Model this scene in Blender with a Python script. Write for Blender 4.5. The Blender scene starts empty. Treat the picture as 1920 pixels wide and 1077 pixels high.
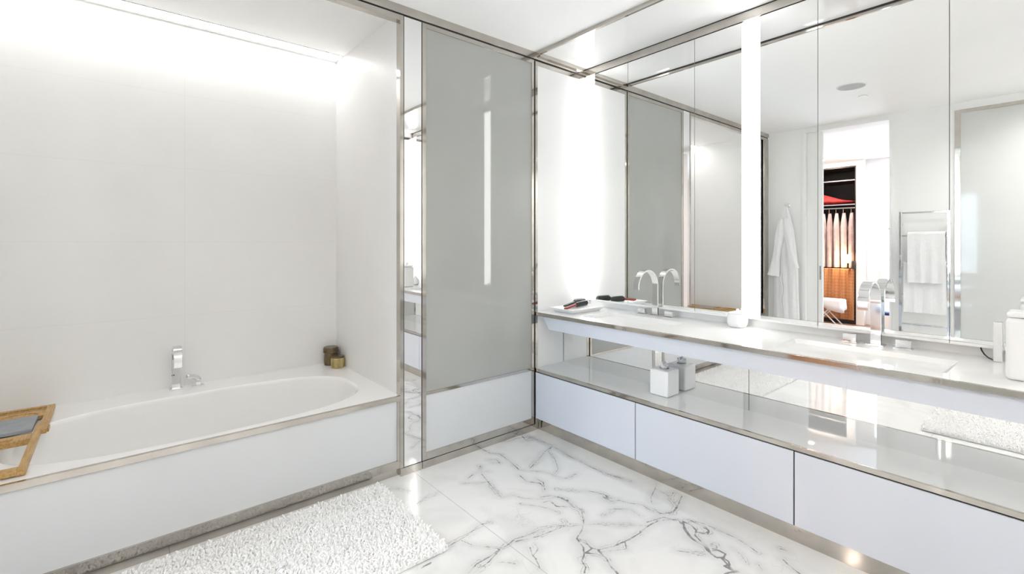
import bpy, bmesh, math, random
import numpy as np
from mathutils import Vector, Matrix
random.seed(7)
S = bpy.context.scene
COL = S.collection

# ------------------------------------------------------------------ camera
cam_d = bpy.data.cameras.new('camera')
cam_d.sensor_width = 36.0
cam_d.lens = 36.0 * 888.0 / 1920.0
cam_d.shift_x = -1.0 / 1920.0
cam_d.shift_y = -82.5 / 1920.0
cam_d.clip_start = 0.02
cam = bpy.data.objects.new('camera', cam_d)
cam.location = (-2.409, -2.607, 1.40)
cam.rotation_euler = (math.radians(90), 0, math.radians(-40.0))
COL.objects.link(cam)
S.camera = cam

# ------------------------------------------------------------------ sky, exposure
w = bpy.data.worlds.new('world'); S.world = w; w.use_nodes = True
bg = w.node_tree.nodes['Background']
bg.inputs[0].default_value = (0.66, 0.82, 1.0, 1)
bg.inputs[1].default_value = 4.6
S.view_settings.view_transform = 'Standard'
S.view_settings.look = 'None'
S.view_settings.exposure = 1.56
S.view_settings.gamma = 1.0
S.view_settings.use_curve_mapping = False
S.cycles.max_bounces = 16
S.cycles.diffuse_bounces = 7
S.cycles.glossy_bounces = 12
S.cycles.transmission_bounces = 8
S.cycles.transparent_max_bounces = 12
S.cycles.caustics_reflective = True
S.cycles.blur_glossy = 0.4
S.cycles.sample_clamp_indirect = 6.0

def area(name, loc, rot, sx, sy, power, col, portal=False, spread=None):
    l = bpy.data.lights.new(name, 'AREA'); l.shape = 'RECTANGLE'; l.size = sx; l.size_y = sy
    l.energy = power; l.color = col
    if spread: l.spread = spread
    if portal: l.cycles.is_portal = True
    o = bpy.data.objects.new(name, l); o.location = loc; o.rotation_euler = rot
    COL.objects.link(o); return o
R = math.radians
# daylight portal in the bedroom window opening
area('bedroom_daylight', (-6.45, -1.25, 1.36), (0, R(-90), 0), 2.7, 1.58, 1, (1, 1, 1), portal=True)

STRIP = 3.7       # mirror side lights
COVE = 5.6        # slot light over the bath

# ------------------------------------------------------------------ materials
MATS = {}
def pmat(name, col, rough=0.5, metal=0.0, spec=0.5, coat=0.0, emit=None, es=0.0, ior=1.5, sheen=0.0):
    m = bpy.data.materials.new(name); m.use_nodes = True
    b = m.node_tree.nodes['Principled BSDF']
    b.inputs['Base Color'].default_value = (*col, 1)
    b.inputs['Roughness'].default_value = rough
    b.inputs['Metallic'].default_value = metal
    b.inputs['Specular IOR Level'].default_value = spec
    b.inputs['Coat Weight'].default_value = coat
    b.inputs['Coat Roughness'].default_value = 0.03
    b.inputs['IOR'].default_value = ior
    if sheen: b.inputs['Sheen Weight'].default_value = sheen
    if emit:
        b.inputs['Emission Color'].default_value = (*emit, 1)
        b.inputs['Emission Strength'].default_value = es
    MATS[name] = m
    return m
def nodes_of(m):
    nt = m.node_tree
    return nt, nt.nodes, nt.links, nt.nodes['Principled BSDF']
def mottle(m, c1, c2, scale=3.0, detail=4, rough=None, bump=0.0, bscale=40, stretch=(1, 1, 1)):
    nt, N, L, b = nodes_of(m)
    tc = N.new('ShaderNodeTexCoord'); mp = N.new('ShaderNodeMapping')
    mp.inputs['Scale'].default_value = stretch
    L.new(tc.outputs['Object'], mp.inputs['Vector'])
    n = N.new('ShaderNodeTexNoise'); n.inputs['Scale'].default_value = scale; n.inputs['Detail'].default_value = detail
    L.new(mp.outputs[0], n.inputs['Vector'])
    r = N.new('ShaderNodeValToRGB'); r.color_ramp.elements[0].position = .3; r.color_ramp.elements[1].position = .7
    r.color_ramp.elements[0].color = (*c1, 1); r.color_ramp.elements[1].color = (*c2, 1)
    L.new(n.outputs['Fac'], r.inputs[0]); L.new(r.outputs[0], b.inputs['Base Color'])
    if bump:
        n2 = N.new('ShaderNodeTexNoise'); n2.inputs['Scale'].default_value = bscale; n2.inputs['Detail'].default_value = 3
        L.new(mp.outputs[0], n2.inputs['Vector'])
        bp = N.new('ShaderNodeBump'); bp.inputs['Strength'].default_value = bump; bp.inputs['Distance'].default_value = 0.01
        L.new(n2.outputs['Fac'], bp.inputs['Height']); L.new(bp.outputs[0], b.inputs['Normal'])
    return m

paint = mottle(pmat('white_paint', (.84, .84, .83), .7), (.835, .835, .825), (.85, .85, .84), 2)
ceil_m = mottle(pmat('ceiling_paint', (.89, .89, .88), .8), (.88, .88, .875), (.895, .895, .89), 1.5)
counter_m = mottle(pmat('solid_surface', (.86, .86, .85), .16), (.86, .86, .85), (.875, .875, .865), 5)
acrylic = mottle(pmat('bath_acrylic', (.87, .865, .85), .12), (.865, .86, .85), (.875, .87, .86), 2)
gloss_white = mottle(pmat('back_painted_white_glass', (.69, .72, .785), .03, coat=0), (.64, .67, .74), (.655, .685, .755), 3)  # base colour tinted with the blue of the bedroom daylight
soffit_m = mottle(pmat('soffit_glass', (.80, .80, .80), .02, ior=1.6), (.80, .80, .80), (.815, .815, .815), 2)
wing_m = mottle(pmat('wing_glass', (.82, .82, .81), .10), (.815, .815, .805), (.83, .83, .82), 2)
shelf_m = mottle(pmat('shelf_glass', (.79, .80, .79), .02, ior=1.6), (.78, .79, .78), (.80, .81, .80), 3)
frost_m = mottle(pmat('frosted_glass', (.41, .415, .39), .03), (.385, .39, .37), (.43, .435, .41), 1.2, 3)
frost2_m = mottle(pmat('pale_frosted_glass', (.60, .61, .60), .05), (.59, .60, .59), (.62, .63, .61), 1.5)
panel_m = mottle(pmat('milky_glass', (.67, .69, .70), .06), (.66, .68, .69), (.69, .705, .715), 1.5)
nickel = mottle(pmat('polished_nickel', (.55, .52, .475), .07, metal=1), (.49, .46, .42), (.60, .57, .525), 6)
chrome = mottle(pmat('chrome', (.80, .80, .81), .05, metal=1), (.78, .78, .79), (.82, .82, .83), 4)
mirror_m = pmat('mirror', (.92, .925, .92), .0, metal=1)
dark_gap = pmat('shadow_gap', (.02, .018, .016), .6)
carcass = pmat('cabinet_body', (.35, .35, .34), .5)
ceramic = pmat('white_ceramic', (.86, .86, .86), .25)
rug_m = pmat('rug_cotton', (.94, .935, .925), .95)
terry = mottle(pmat('white_terry', (.85, .85, .86), .95), (.83, .83, .84), (.87, .87, .88), 30, bump=.5, bscale=300)
tissue_m = pmat('tissue_paper', (.9, .9, .9), .9)
black_m = pmat('black_plastic', (.015, .015, .014), .35)
bristle_m = pmat('bristle', (.02, .03, .02), .6)
red_m = pmat('red_lacquer', (.28, .04, .03), .3)
slate = mottle(pmat('grey_slate', (.30, .32, .35), .5), (.28, .30, .33), (.34, .36, .39), 25)
brownjar = mottle(pmat('bronze_glass', (.13, .09, .05), .22, metal=.6), (.10, .07, .04), (.22, .16, .09), 22)
goldjar = mottle(pmat('gold_foil_glass', (.45, .34, .13), .25, metal=.7), (.30, .22, .08), (.70, .58, .30), 28, stretch=(1, 1, .3))
navy = pmat('navy_fabric', (.02, .04, .16), .8)
floor_wood = mottle(pmat('bedroom_oak', (.25, .13, .07), .35), (.20, .10, .05), (.30, .17, .09), 8, stretch=(1, 12, 1))
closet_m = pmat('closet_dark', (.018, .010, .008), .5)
red_cloth = mottle(pmat('red_cloth', (.35, .02, .02), .9), (.22, .01, .01), (.45, .03, .03), 12)
cream_cloth = mottle(pmat('cream_cloth', (.50, .42, .40), .9), (.42, .34, .33), (.56, .48, .46), 9)
pink_cloth = mottle(pmat('pink_cloth', (.40, .30, .30), .9), (.34, .25, .25), (.46, .36, .35), 9)
dark_cloth = pmat('dark_cloth', (.05, .02, .03), .9)
grey_metal = pmat('grey_aluminium', (.5, .5, .52), .3, metal=1)
bark = pmat('bare_bark', (.10, .09, .08), .9)
amber = pmat('amber_shade', (.9, .6, .3), .6, emit=(1.0, .55, .25), es=14)

def wood_mat():
    m = pmat('bamboo', (.52, .32, .11), .4); nt, N, L, b = nodes_of(m)
    tc = N.new('ShaderNodeTexCoord'); mp = N.new('ShaderNodeMapping'); mp.inputs['Scale'].default_value = (60, 6, 60)
    n = N.new('ShaderNodeTexNoise'); n.inputs['Scale'].default_value = 2; n.inputs['Detail'].default_value = 5
    r = N.new('ShaderNodeValToRGB'); r.color_ramp.elements[0].position = .3; r.color_ramp.elements[1].position = .75
    r.color_ramp.elements[0].color = (.40, .22, .06, 1); r.color_ramp.elements[1].color = (.62, .41, .17, 1)
    L.new(tc.outputs['Object'], mp.inputs[0]); L.new(mp.outputs[0], n.inputs[0]); L.new(n.outputs['Fac'], r.inputs[0])
    L.new(r.outputs[0], b.inputs['Base Color']); return m
bamboo = wood_mat()

def quilt_mat():
    m = pmat('brown_quilt', (.36, .15, .06), .8); nt, N, L, b = nodes_of(m)
    tc = N.new('ShaderNodeTexCoord'); mp = N.new('ShaderNodeMapping')
    mp.inputs['Rotation'].default_value = (R(45), 0, 0); mp.inputs['Scale'].default_value = (1, 1, 1)
    ck = N.new('ShaderNodeTexChecker'); ck.inputs['Scale'].default_value = 26
    ck.inputs['Color1'].default_value = (.36, .15, .055, 1); ck.inputs['Color2'].default_value = (.45, .20, .08, 1)
    L.new(tc.outputs['Object'], mp.inputs[0]); L.new(mp.outputs[0], ck.inputs[0]); L.new(ck.outputs[0], b.inputs['Base Color'])
    return m
quilt = quilt_mat()

def emis(name, col, st):
    m = bpy.data.materials.new(name); m.use_nodes = True
    nt = m.node_tree; nt.nodes.clear()
    e = nt.nodes.new('ShaderNodeEmission'); e.inputs[0].default_value = (*col, 1); e.inputs[1].default_value = st
    o = nt.nodes.new('ShaderNodeOutputMaterial'); nt.links.new(e.outputs[0], o.inputs[0]); return m
strip_e = emis('mirror_light_diffuser', (1.0, 1.0, .99), STRIP)
cove_e = emis('slot_light_diffuser', (1.0, .995, .975), COVE)
spot_e = emis('downlight_lens', (1.0, .82, .68), 25)

def thin_glass():
    m = bpy.data.materials.new('window_glass'); m.use_nodes = True
    nt = m.node_tree; nt.nodes.clear(); N = nt.nodes; L = nt.links
    t = N.new('ShaderNodeBsdfTransparent'); t.inputs[0].default_value = (.95, .97, .97, 1)
    g = N.new('ShaderNodeBsdfGlossy'); g.inputs['Roughness'].default_value = 0.0
    mx = N.new('ShaderNodeMixShader'); mx.inputs[0].default_value = .06
    o = N.new('ShaderNodeOutputMaterial')
    L.new(t.outputs[0], mx.inputs[1]); L.new(g.outputs[0], mx.inputs[2]); L.new(mx.outputs[0], o.inputs[0]); return m
win_glass = thin_glass()

def seam_mask(N, L, src, axis, period, offset, width):
    """1 on joints repeated every `period` along an axis of the position"""
    sp = src.outputs[axis]
    a = N.new('ShaderNodeMath'); a.operation = 'SUBTRACT'; L.new(sp, a.inputs[0]); a.inputs[1].default_value = offset
    b = N.new('ShaderNodeMath'); b.operation = 'PINGPONG'; L.new(a.outputs[0], b.inputs[0]); b.inputs[1].default_value = period / 2
    c = N.new('ShaderNodeMath'); c.operation = 'LESS_THAN'; L.new(b.outputs[0], c.inputs[0]); c.inputs[1].default_value = width / 2
    return c.outputs[0]

def tub_marble():
    m = pmat('white_stone_slabs', (.8, .8, .79), .36, spec=.3); nt, N, L, b = nodes_of(m)
    geo = N.new('ShaderNodeNewGeometry'); sep = N.new('ShaderNodeSeparateXYZ'); L.new(geo.outputs['Position'], sep.inputs[0])
    n = N.new('ShaderNodeTexNoise'); n.inputs['Scale'].default_value = 1.3; n.inputs['Detail'].default_value = 5; n.inputs['Distortion'].default_value = .6
    L.new(geo.outputs['Position'], n.inputs['Vector'])
    r = N.new('ShaderNodeValToRGB'); r.color_ramp.elements[0].position = .3; r.color_ramp.elements[1].position = .7
    r.color_ramp.elements[0].color = (.835, .825, .81, 1); r.color_ramp.elements[1].color = (.86, .86, .85, 1)
    L.new(n.outputs['Fac'], r.inputs[0])
    s1 = seam_mask(N, L, sep, 2, .472, .935, .0035)
    s2 = seam_mask(N, L, sep, 0, .97, -2.066, .0035)
    mx = N.new('ShaderNodeMath'); mx.operation = 'MAXIMUM'; L.new(s1, mx.inputs[0]); L.new(s2, mx.inputs[1])
    mul = N.new('ShaderNodeMath'); mul.operation = 'MULTIPLY'; L.new(mx.outputs[0], mul.inputs[0]); mul.inputs[1].default_value = .11
    mix = N.new('ShaderNodeMixRGB'); L.new(mul.outputs[0], mix.inputs[0]); L.new(r.outputs[0], mix.inputs[1]); mix.inputs[2].default_value = (.5, .48, .46, 1)
    L.new(mix.outputs[0], b.inputs['Base Color']); return m
stone = tub_marble()

def floor_marble():
    m = pmat('veined_marble', (.75, .75, .74), .06); nt, N, L, b = nodes_of(m)
    geo = N.new('ShaderNodeNewGeometry'); P = geo.outputs['Position']
    at = N.new('ShaderNodeAttribute'); at.attribute_name = 'vein'
    def noise(scale, detail=6, dist=0.0, rough=.55, vec=P):
        n = N.new('ShaderNodeTexNoise'); n.inputs['Scale'].default_value = scale; n.inputs['Detail'].default_value = detail
        n.inputs['Distortion'].default_value = dist; n.inputs['Roughness'].default_value = rough
        L.new(vec, n.inputs['Vector']); return n.outputs['Fac']
    def M(op, a, bb=None, c=None):
        n = N.new('ShaderNodeMath'); n.operation = op
        for i, v in enumerate((a, bb, c)):
            if v is None: continue
            if isinstance(v, (int, float)): n.inputs[i].default_value = v
            else: L.new(v, n.inputs[i])
        return n.outputs[0]
    def mrange(v, a, c, lo=0.0, hi=1.0):
        n = N.new('ShaderNodeMapRange'); n.interpolation_type = 'SMOOTHSTEP'
        L.new(v, n.inputs['Value']); n.inputs['From Min'].default_value = a; n.inputs['From Max'].default_value = c
        n.inputs['To Min'].default_value = lo; n.inputs['To Max'].default_value = hi; return n.outputs[0]
    # drawn veins: distance + grain
    d = M('ADD', at.outputs['Fac'], M('MULTIPLY', M('SUBTRACT', noise(55, 4), .5), .009))
    d = M('ADD', d, M('MULTIPLY', M('SUBTRACT', noise(9, 3), .5), .007))
    vein = mrange(d, .0034, -.0008, 0, .78)
    halo = mrange(d, .05, .0, 0, .26)
    dd = M('ADD', at.outputs['Fac'], M('MULTIPLY', M('SUBTRACT', noise(22, 5, .8), .5), .055))
    st = mrange(M('ABSOLUTE', M('SUBTRACT', dd, .012)), .0022, .0, 0, .6)
    st = M('MULTIPLY', st, mrange(at.outputs['Fac'], .035, .012, 0, 1))
    st = M('MULTIPLY', st, mrange(noise(7, 3), .48, .60, 0, 1))
    brk = mrange(noise(14, 4), .36, .52, .25, 1)
    vein = M('MULTIPLY', vein, brk)
    # faint procedural veins everywhere
    vn = N.new('ShaderNodeTexNoise'); vn.inputs['Scale'].default_value = 3.0; vn.inputs['Detail'].default_value = 6
    L.new(P, vn.inputs['Vector'])
    vs = N.new('ShaderNodeVectorMath'); vs.operation = 'SCALE'; L.new(vn.outputs['Color'], vs.inputs[0]); vs.inputs['Scale'].default_value = .55
    va = N.new('ShaderNodeVectorMath'); L.new(P, va.inputs[0]); L.new(vs.outputs[0], va.inputs[1])
    vo = N.new('ShaderNodeTexVoronoi'); vo.feature = 'DISTANCE_TO_EDGE'; vo.inputs['Scale'].default_value = 3.2
    L.new(va.outputs[0], vo.inputs['Vector'])
    f1 = mrange(vo.outputs['Distance'], .010, .0, 0, 1)
    f1 = M('MULTIPLY', f1, mrange(noise(2.4, 3, 0, .5), .54, .68, 0, .22))
    vo2 = N.new('ShaderNodeTexVoronoi'); vo2.feature = 'DISTANCE_TO_EDGE'; vo2.inputs['Scale'].default_value = 8.5
    L.new(va.outputs[0], vo2.inputs['Vector'])
    f2 = mrange(vo2.outputs['Distance'], .03, .0, 0, 1)
    f2 = M('MULTIPLY', f2, mrange(noise(3.3, 3, 0, .5), .56, .70, 0, .15))
    speck = mrange(noise(70, 2), .77, .80, 0, .45)
    cloud = mrange(noise(2.6, 7, 1.2), .42, .72, 0, .24)
    tot = M('MAXIMUM', M('MAXIMUM', vein, st), M('MAXIMUM', f1, M('MAXIMUM', f2, speck)))
    base = N.new('ShaderNodeMixRGB'); base.inputs[1].default_value = (.83, .83, .82, 1); base.inputs[2].default_value = (.50, .50, .50, 1)
    L.new(M('ADD', cloud, halo), base.inputs[0])
    mix = N.new('ShaderNodeMixRGB'); L.new(tot, mix.inputs[0]); L.new(base.outputs[0], mix.inputs[1]); mix.inputs[2].default_value = (.125, .115, .115, 1)
    sep = N.new('ShaderNodeSeparateXYZ'); L.new(P, sep.inputs[0])
    sx = seam_mask(N, L, sep, 0, 1.21, -1.01, .0035)
    sy = seam_mask(N, L, sep, 1, 1.21, -1.93, .003)
    lft = M('LESS_THAN', sep.outputs[0], -1.01)
    s = M('MAXIMUM', sx, M('MULTIPLY', sy, lft))
    mix2 = N.new('ShaderNodeMixRGB'); L.new(M('MULTIPLY', s, .55), mix2.inputs[0]); L.new(mix.outputs[0], mix2.inputs[1]); mix2.inputs[2].default_value = (.32, .31, .30, 1)
    L.new(mix2.outputs[0], b.inputs['Base Color']); return m
marble = floor_marble()

# ------------------------------------------------------------------ geometry helpers
def bx(bm, x0, x1, y0, y1, z0, z1, r=0.0, seg=2):
    if x0 > x1: x0, x1 = x1, x0
    if y0 > y1: y0, y1 = y1, y0
    if z0 > z1: z0, z1 = z1, z0
    g = bmesh.ops.create_cube(bm, size=1.0)
    vs = g['verts']
    for v in vs:
        v.co = Vector(((x0 + x1) / 2 + v.co.x * (x1 - x0), (y0 + y1) / 2 + v.co.y * (y1 - y0), (z0 + z1) / 2 + v.co.z * (z1 - z0)))
    if r > 0:
        es = list({e for v in vs for e in v.link_edges})
        bmesh.ops.bevel(bm, geom=es, offset=min(r, .49 * min(x1 - x0, y1 - y0, z1 - z0)), segments=seg, affect='EDGES', profile=.5)
def frame_xz(bm, x0, x1, z0, z1, y0, y1, wl, wr, wb, wt, r=.001):
    bx(bm, x0, x0 + wl, y0, y1, z0, z1, r); bx(bm, x1 - wr, x1, y0, y1, z0, z1, r)
    bx(bm, x0 + wl, x1 - wr, y0, y1, z0, z0 + wb, r); bx(bm, x0 + wl, x1 - wr, y0, y1, z1 - wt, z1, r)
def rings(bm, loops, cap0=True, cap1=True):
    vl = [[bm.verts.new(p) for p in lp] for lp in loops]
    n = len(vl[0])
    for a, b in zip(vl[:-1], vl[1:]):
        for i in range(n):
            j = (i + 1) % n
            try: bm.faces.new((a[i], a[j], b[j], b[i]))
            except ValueError: pass
    if cap0: bm.faces.new(list(reversed(vl[0])))
    if cap1: bm.faces.new(vl[-1])
def lathe(bm, cx, cy, prof, n=40, sq=2.0):
    """prof: list of (r,z). sq>2 makes a squarish section"""
    loops = []
    for r, z in prof:
        lp = []
        for k in range(n):
            t = 2 * math.pi * k / n; c, s = math.cos(t), math.sin(t)
            q = (abs(c) ** sq + abs(s) ** sq) ** (-1 / sq)
            lp.append((cx + r * q * c, cy + r * q * s, z))
        loops.append(lp)
    rings(bm, loops)
def tube(bm, pts, r, n=8, cap=True):
    pts = [Vector(p) for p in pts]
    loops = []
    up = Vector((0, 0, 1))
    for i, p in enumerate(pts):
        t = (pts[min(i + 1, len(pts) - 1)] - pts[max(i - 1, 0)]).normalized()
        u = up if abs(t.dot(up)) < .95 else Vector((1, 0, 0))
        a = t.cross(u).normalized(); b = t.cross(a).normalized()
        rr = r[i] if isinstance(r, (list, tuple)) else r
        loops.append([p + a * rr * math.cos(2 * math.pi * k / n) + b * rr * math.sin(2 * math.pi * k / n) for k in range(n)])
    rings(bm, loops, cap, cap)
def ribbon(bm, path, nrm, width, thick):
    """flat bar swept along path (list of Vector) lying in a plane whose normal is nrm; width along nrm"""
    path = [Vector(p) for p in path]; nrm = Vector(nrm).normalized(); loops = []
    for i, p in enumerate(path):
        t = (path[min(i + 1, len(path) - 1)] - path[max(i - 1, 0)]).normalized()
        s = t.cross(nrm).normalized()
        a, b = nrm * width / 2, s * thick / 2
        e = .0015
        ae = nrm * (width / 2 - e); be = s * (thick / 2 - e)
        loops.append([p + a + be, p + ae + b, p - ae + b, p - a + be, p - a - be, p - ae - b, p + ae - b, p + a - be])
    rings(bm, loops)
def fin(name, bm, mat, parent=None, smooth=35):
    bmesh.ops.recalc_face_normals(bm, faces=bm.faces)
    me = bpy.data.meshes.new(name); bm.to_mesh(me); bm.free()
    o = bpy.data.objects.new(name, me); COL.objects.link(o)
    if mat: me.materials.append(mat)
    if smooth:
        for p in me.polygons: p.use_smooth = True
        me.set_sharp_from_angle(angle=R(smooth))
        if len(me.polygons) < 3000:
            wn = o.modifiers.new('normals', 'WEIGHTED_NORMAL'); wn.keep_sharp = True; wn.weight = 100
    if parent:
        o.parent = parent
        o.matrix_parent_inverse = Matrix.Translation(-parent.location) @ Matrix.Identity(4) if parent.type == 'EMPTY' else Matrix.Identity(4)
        if parent.type == 'EMPTY':
            # parts are modelled in room coordinates: shift their mesh so that they sit on the parent's origin
            o.matrix_parent_inverse = Matrix.Identity(4)
            me.transform(Matrix.Translation(-parent.location))
    return o
def shift_sub(o, root):
    """sub-part of a part: bring a mesh modelled in room coordinates to the root's origin"""
    o.data.transform(Matrix.Translation(-root.location))
def sub(name, bm, mat, part, root, smooth=35):
    o = fin(name, bm, mat, None, smooth); o.parent = part
    if root.type == 'EMPTY': shift_sub(o, root)
    return o
def BM(): return bmesh.new()
def box(name, dims, mat, parent=None, r=0.0, seg=2, smooth=35):
    b = BM(); bx(b, *dims, r, seg); return fin(name, b, mat, parent, smooth)
def tag(o, label, cat, group=None):
    o['label'] = label; o['category'] = cat
    if group: o['group'] = group
    return o
def thing(name, loc, label, cat, group=None):
    o = bpy.data.objects.new(name, None); o.location = loc; o.empty_display_size = .05; COL.objects.link(o)
    return tag(o, label, cat, group)
def struct(o):
    o['kind'] = 'structure'; return o

CEIL = 2.83; D = .5617; W = -3.05; YB = -3.60; YV = -2.98
# ------------------------------------------------------------------ floor with its veins
vein_px = [
 ([(780,488),(840,478),(900,495),(980,500),(1040,500),(1110,485),(1160,500),(1190,530),(1205,550),(1250,570),(1262,640),(1250,690),(1220,735)], 1.2),
 ([(1000,490),(1060,480),(1120,492),(1160,510),(1195,545)], 3.5),
 ([(1020,520),(1060,510),(1100,545),(1150,545)], 1.5),
 ([(1220,735),(1270,750),(1300,790),(1350,805),(1440,785),(1530,745),(1600,705),(1650,660),(1710,630)], 2.2),
 ([(1220,740),(1260,790),(1265,840),(1250,870),(1275,910),(1265,945)], 3.0),
 ([(1230,745),(1290,775),(1310,800),(1270,825),(1340,830),(1380,845)], 3.0),
 ([(1350,810),(1400,860),(1420,900),(1460,940),(1500,990)], 4.5),
 ([(870,325),(920,330),(1010,335),(1060,345),(1100,365),(1130,380),(1180,370),(1215,350)], 1.6),
 ([(650,200),(700,225),(760,230),(800,260),(820,275),(870,320)], 3.0),
 ([(690,265),(740,265),(760,285),(715,280)], 1.5),
 ([(940,315),(990,265),(1030,215),(1070,185),(1110,200),(1180,245),(1260,285),(1310,310),(1400,350),(1540,390)], 1.6),
 ([(1070,185),(1050,215),(1090,260),(1110,320),(1085,350)], .8),
 ([(570,375),(600,350),(640,335),(690,335)], 1.3), ([(640,300),(650,350),(690,400),(760,480)], .7),
 ([(540,405),(640,402),(700,395)], .6), ([(980,380),(1020,400),(1030,450)], .8), ([(880,360),(920,395),(1000,405),(1020,425)], 2.4),
 ([(570,945),(620,890),(700,845),(760,800),(800,780),(850,740),(920,720),(1000,685),(1080,665),(1160,655),(1145,630)], 2.0),
 ([(600,945),(690,880),(760,805),(740,795)], 1.2),
 ([(850,755),(930,740),(1000,720),(1100,680),(1165,660)], 1.3),
 ([(1270,450),(1340,460),(1390,475),(1420,510),(1480,510),(1540,525),(1615,535)], 1.8),
 ([(1380,470),(1430,495),(1380,490),(1430,515),(1480,505)], 2.8),
 ([(1615,535),(1650,560),(1740,590),(1800,575),(1830,530),(1850,480)], 1.4),
 ([(1850,480),(1800,460),(1780,500),(1820,540)], .9),
 ([(1690,440),(1665,490),(1670,520)], 1.0), ([(1700,400),(1690,440),(1760,470),(1790,500)], .7),
 ([(1640,640),(1740,610),(1850,630),(1880,690),(1915,740)], 1.6),
 ([(970,770),(990,800),(960,840),(990,890),(1000,920)], 1.3), ([(940,790),(955,840),(980,860)], .8),
 ([(330,820),(350,860),(340,910),(360,915)], 2.4), ([(300,890),(270,945)], 1.8), ([(345,900),(330,945)], 2.0),
 ([(780,155),(830,150),(860,135),(900,130),(970,125)], 1.5), ([(900,150),(950,130),(1000,150),(1080,180)], 2.0), ([(890,120),(920,150),(960,145)], 1.8),
 ([(90,437),(150,437),(225,452)], 1.0), ([(235,550),(300,500),(380,465)], .8), ([(640,655),(560,720),(440,790)], .9), ([(640,655),(700,640)], 1.4),
 ([(520,745),(600,780),(700,790),(760,800)], .6), ([(750,880),(790,880),(850,888)], 1.2),
 ([(1100,440),(1220,450),(1280,450)], .6), ([(890,530),(1000,545),(1060,560),(1110,580)], .8), ([(1380,600),(1450,560),(1540,560),(1600,600)], .6),
 ([(1100,665),(1350,650),(1640,660)], .4), ([(1510,760),(1520,800),(1350,820)], 1.0),
]
vein_px2 = [   # second crop, 4.174 px per photo pixel from (1200, 880)
 ([(340,410),(345,470),(390,530),(450,575),(500,600),(540,650),(600,695),(650,690)], 5.0),
 ([(340,410),(400,440),(440,480),(430,520),(480,570),(520,600),(550,650)], 3.2),
 ([(400,405),(460,435),(510,450),(540,490),(500,505),(440,495)], 3.0), ([(500,460),(540,480),(530,510)], 4.0),
 ([(570,625),(620,640),(670,665),(650,700),(690,720),(700,750),(660,760),(720,790),(770,805),(690,812),(640,840)], 5.5),
 ([(640,700),(680,740),(710,780),(760,805)], 5.5),
 ([(290,640),(420,655),(530,665)], 1.0), ([(350,400),(430,410),(500,430),(560,455),(650,495),(740,535),(800,570),(860,610),(930,660)], 1.2),
 ([(740,635),(790,670),(830,730)], 1.4), ([(1120,710),(1160,750),(1210,790),(1250,820)], 1.6), ([(930,750),(960,800)], 1.2),
 ([(180,400),(240,395),(310,410),(340,440)], 1.6), ([(0,490),(60,450),(140,405)], 1.8), ([(150,350),(260,345),(290,300),(330,210)], 1.6),
 ([(1100,625),(1150,640)], 3.0), ([(560,590),(600,600),(600,640),(560,640)], 1.4), ([(300,400),(320,430),(350,440)], 1.4),
]
def px_floor(px, py):
    a = math.radians(40.0); u = (px - 961) / 888.; v = (456 - py) / 888.
    t = -1.4 / v
    return (-2.409 + t * (math.sin(a) + u * math.cos(a)), -2.607 + t * (math.cos(a) - u * math.sin(a)))
VEINS = [([px_floor(700 + x / 3.2, 780 + y / 3.2) for x, y in l], wd) for l, wd in vein_px]
VEINS += [([px_floor(1200 + x / 4.174, 880 + y / 4.174) for x, y in l], wd) for l, wd in vein_px2]
def build_floor():
    xs = np.concatenate([np.arange(-3.25, -1.32, .05), np.arange(-1.32, .08, .0055), [.66]])
    ys = np.concatenate([np.arange(YB, -1.96, .05), np.arange(-1.96, .07, .0055), [1.1]])
    X, Y = np.meshgrid(xs, ys); dist = np.full(X.shape, 1.0)
    for l, wd in VEINS:
        hw = wd * .0007
        for (x0, y0), (x1, y1) in zip(l[:-1], l[1:]):
            dx, dy = x1 - x0, y1 - y0; L2 = dx * dx + dy * dy + 1e-12
            t = np.clip(((X - x0) * dx + (Y - y0) * dy) / L2, 0, 1)
            d = np.hypot(X - x0 - t * dx, Y - y0 - t * dy)
            dist = np.minimum(dist, d - hw)
    nx, ny = len(xs), len(ys)
    co = np.stack([X, Y, np.zeros_like(X)], -1).reshape(-1, 3)
    idx = np.arange(nx * ny).reshape(ny, nx)
    f = np.stack([idx[:-1, :-1], idx[:-1, 1:], idx[1:, 1:], idx[1:, :-1]], -1).reshape(-1, 4)
    me = bpy.data.meshes.new('floor')
    me.from_pydata(co.tolist(), [], f.tolist())
    at = me.attributes.new('vein', 'FLOAT', 'POINT'); at.data.foreach_set('value', dist.reshape(-1).astype(np.float32))
    me.materials.append(marble)
    o = bpy.data.objects.new('floor', me); COL.objects.link(o); struct(o)
build_floor()

# ------------------------------------------------------------------ room shell
def sbox(name, dims, mat): return struct(box(name, dims, mat))
sbox('ceiling', (W - .2, .0, YB - .15, .0, CEIL, CEIL + .1), ceil_m)
b = BM()                                                     # wall with the doorway and the shower opening
bx(b, W - .14, W, -.429, 0, 0, CEIL); bx(b, W - .14, W, -1.803, -1.2725, 0, CEIL)
bx(b, W - .14, W, -1.2725, -.429, 2.775, CEIL); bx(b, W - .14, W, -2.72, -1.803, 2.755, CEIL); bx(b, W - .14, W, YB, -2.72, 0, CEIL)
struct(fin('wall_left', b, paint))
sbox('wall_rear', (W - .14, .74, YB - .15, YB, 0, CEIL + .1), paint)
sbox('wall_right', (.66, .74, YV, 0, 0, CEIL + .1), paint)
sbox('wall_wing', (0, .74, YB, YV, 0, CEIL + .1), paint)
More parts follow.
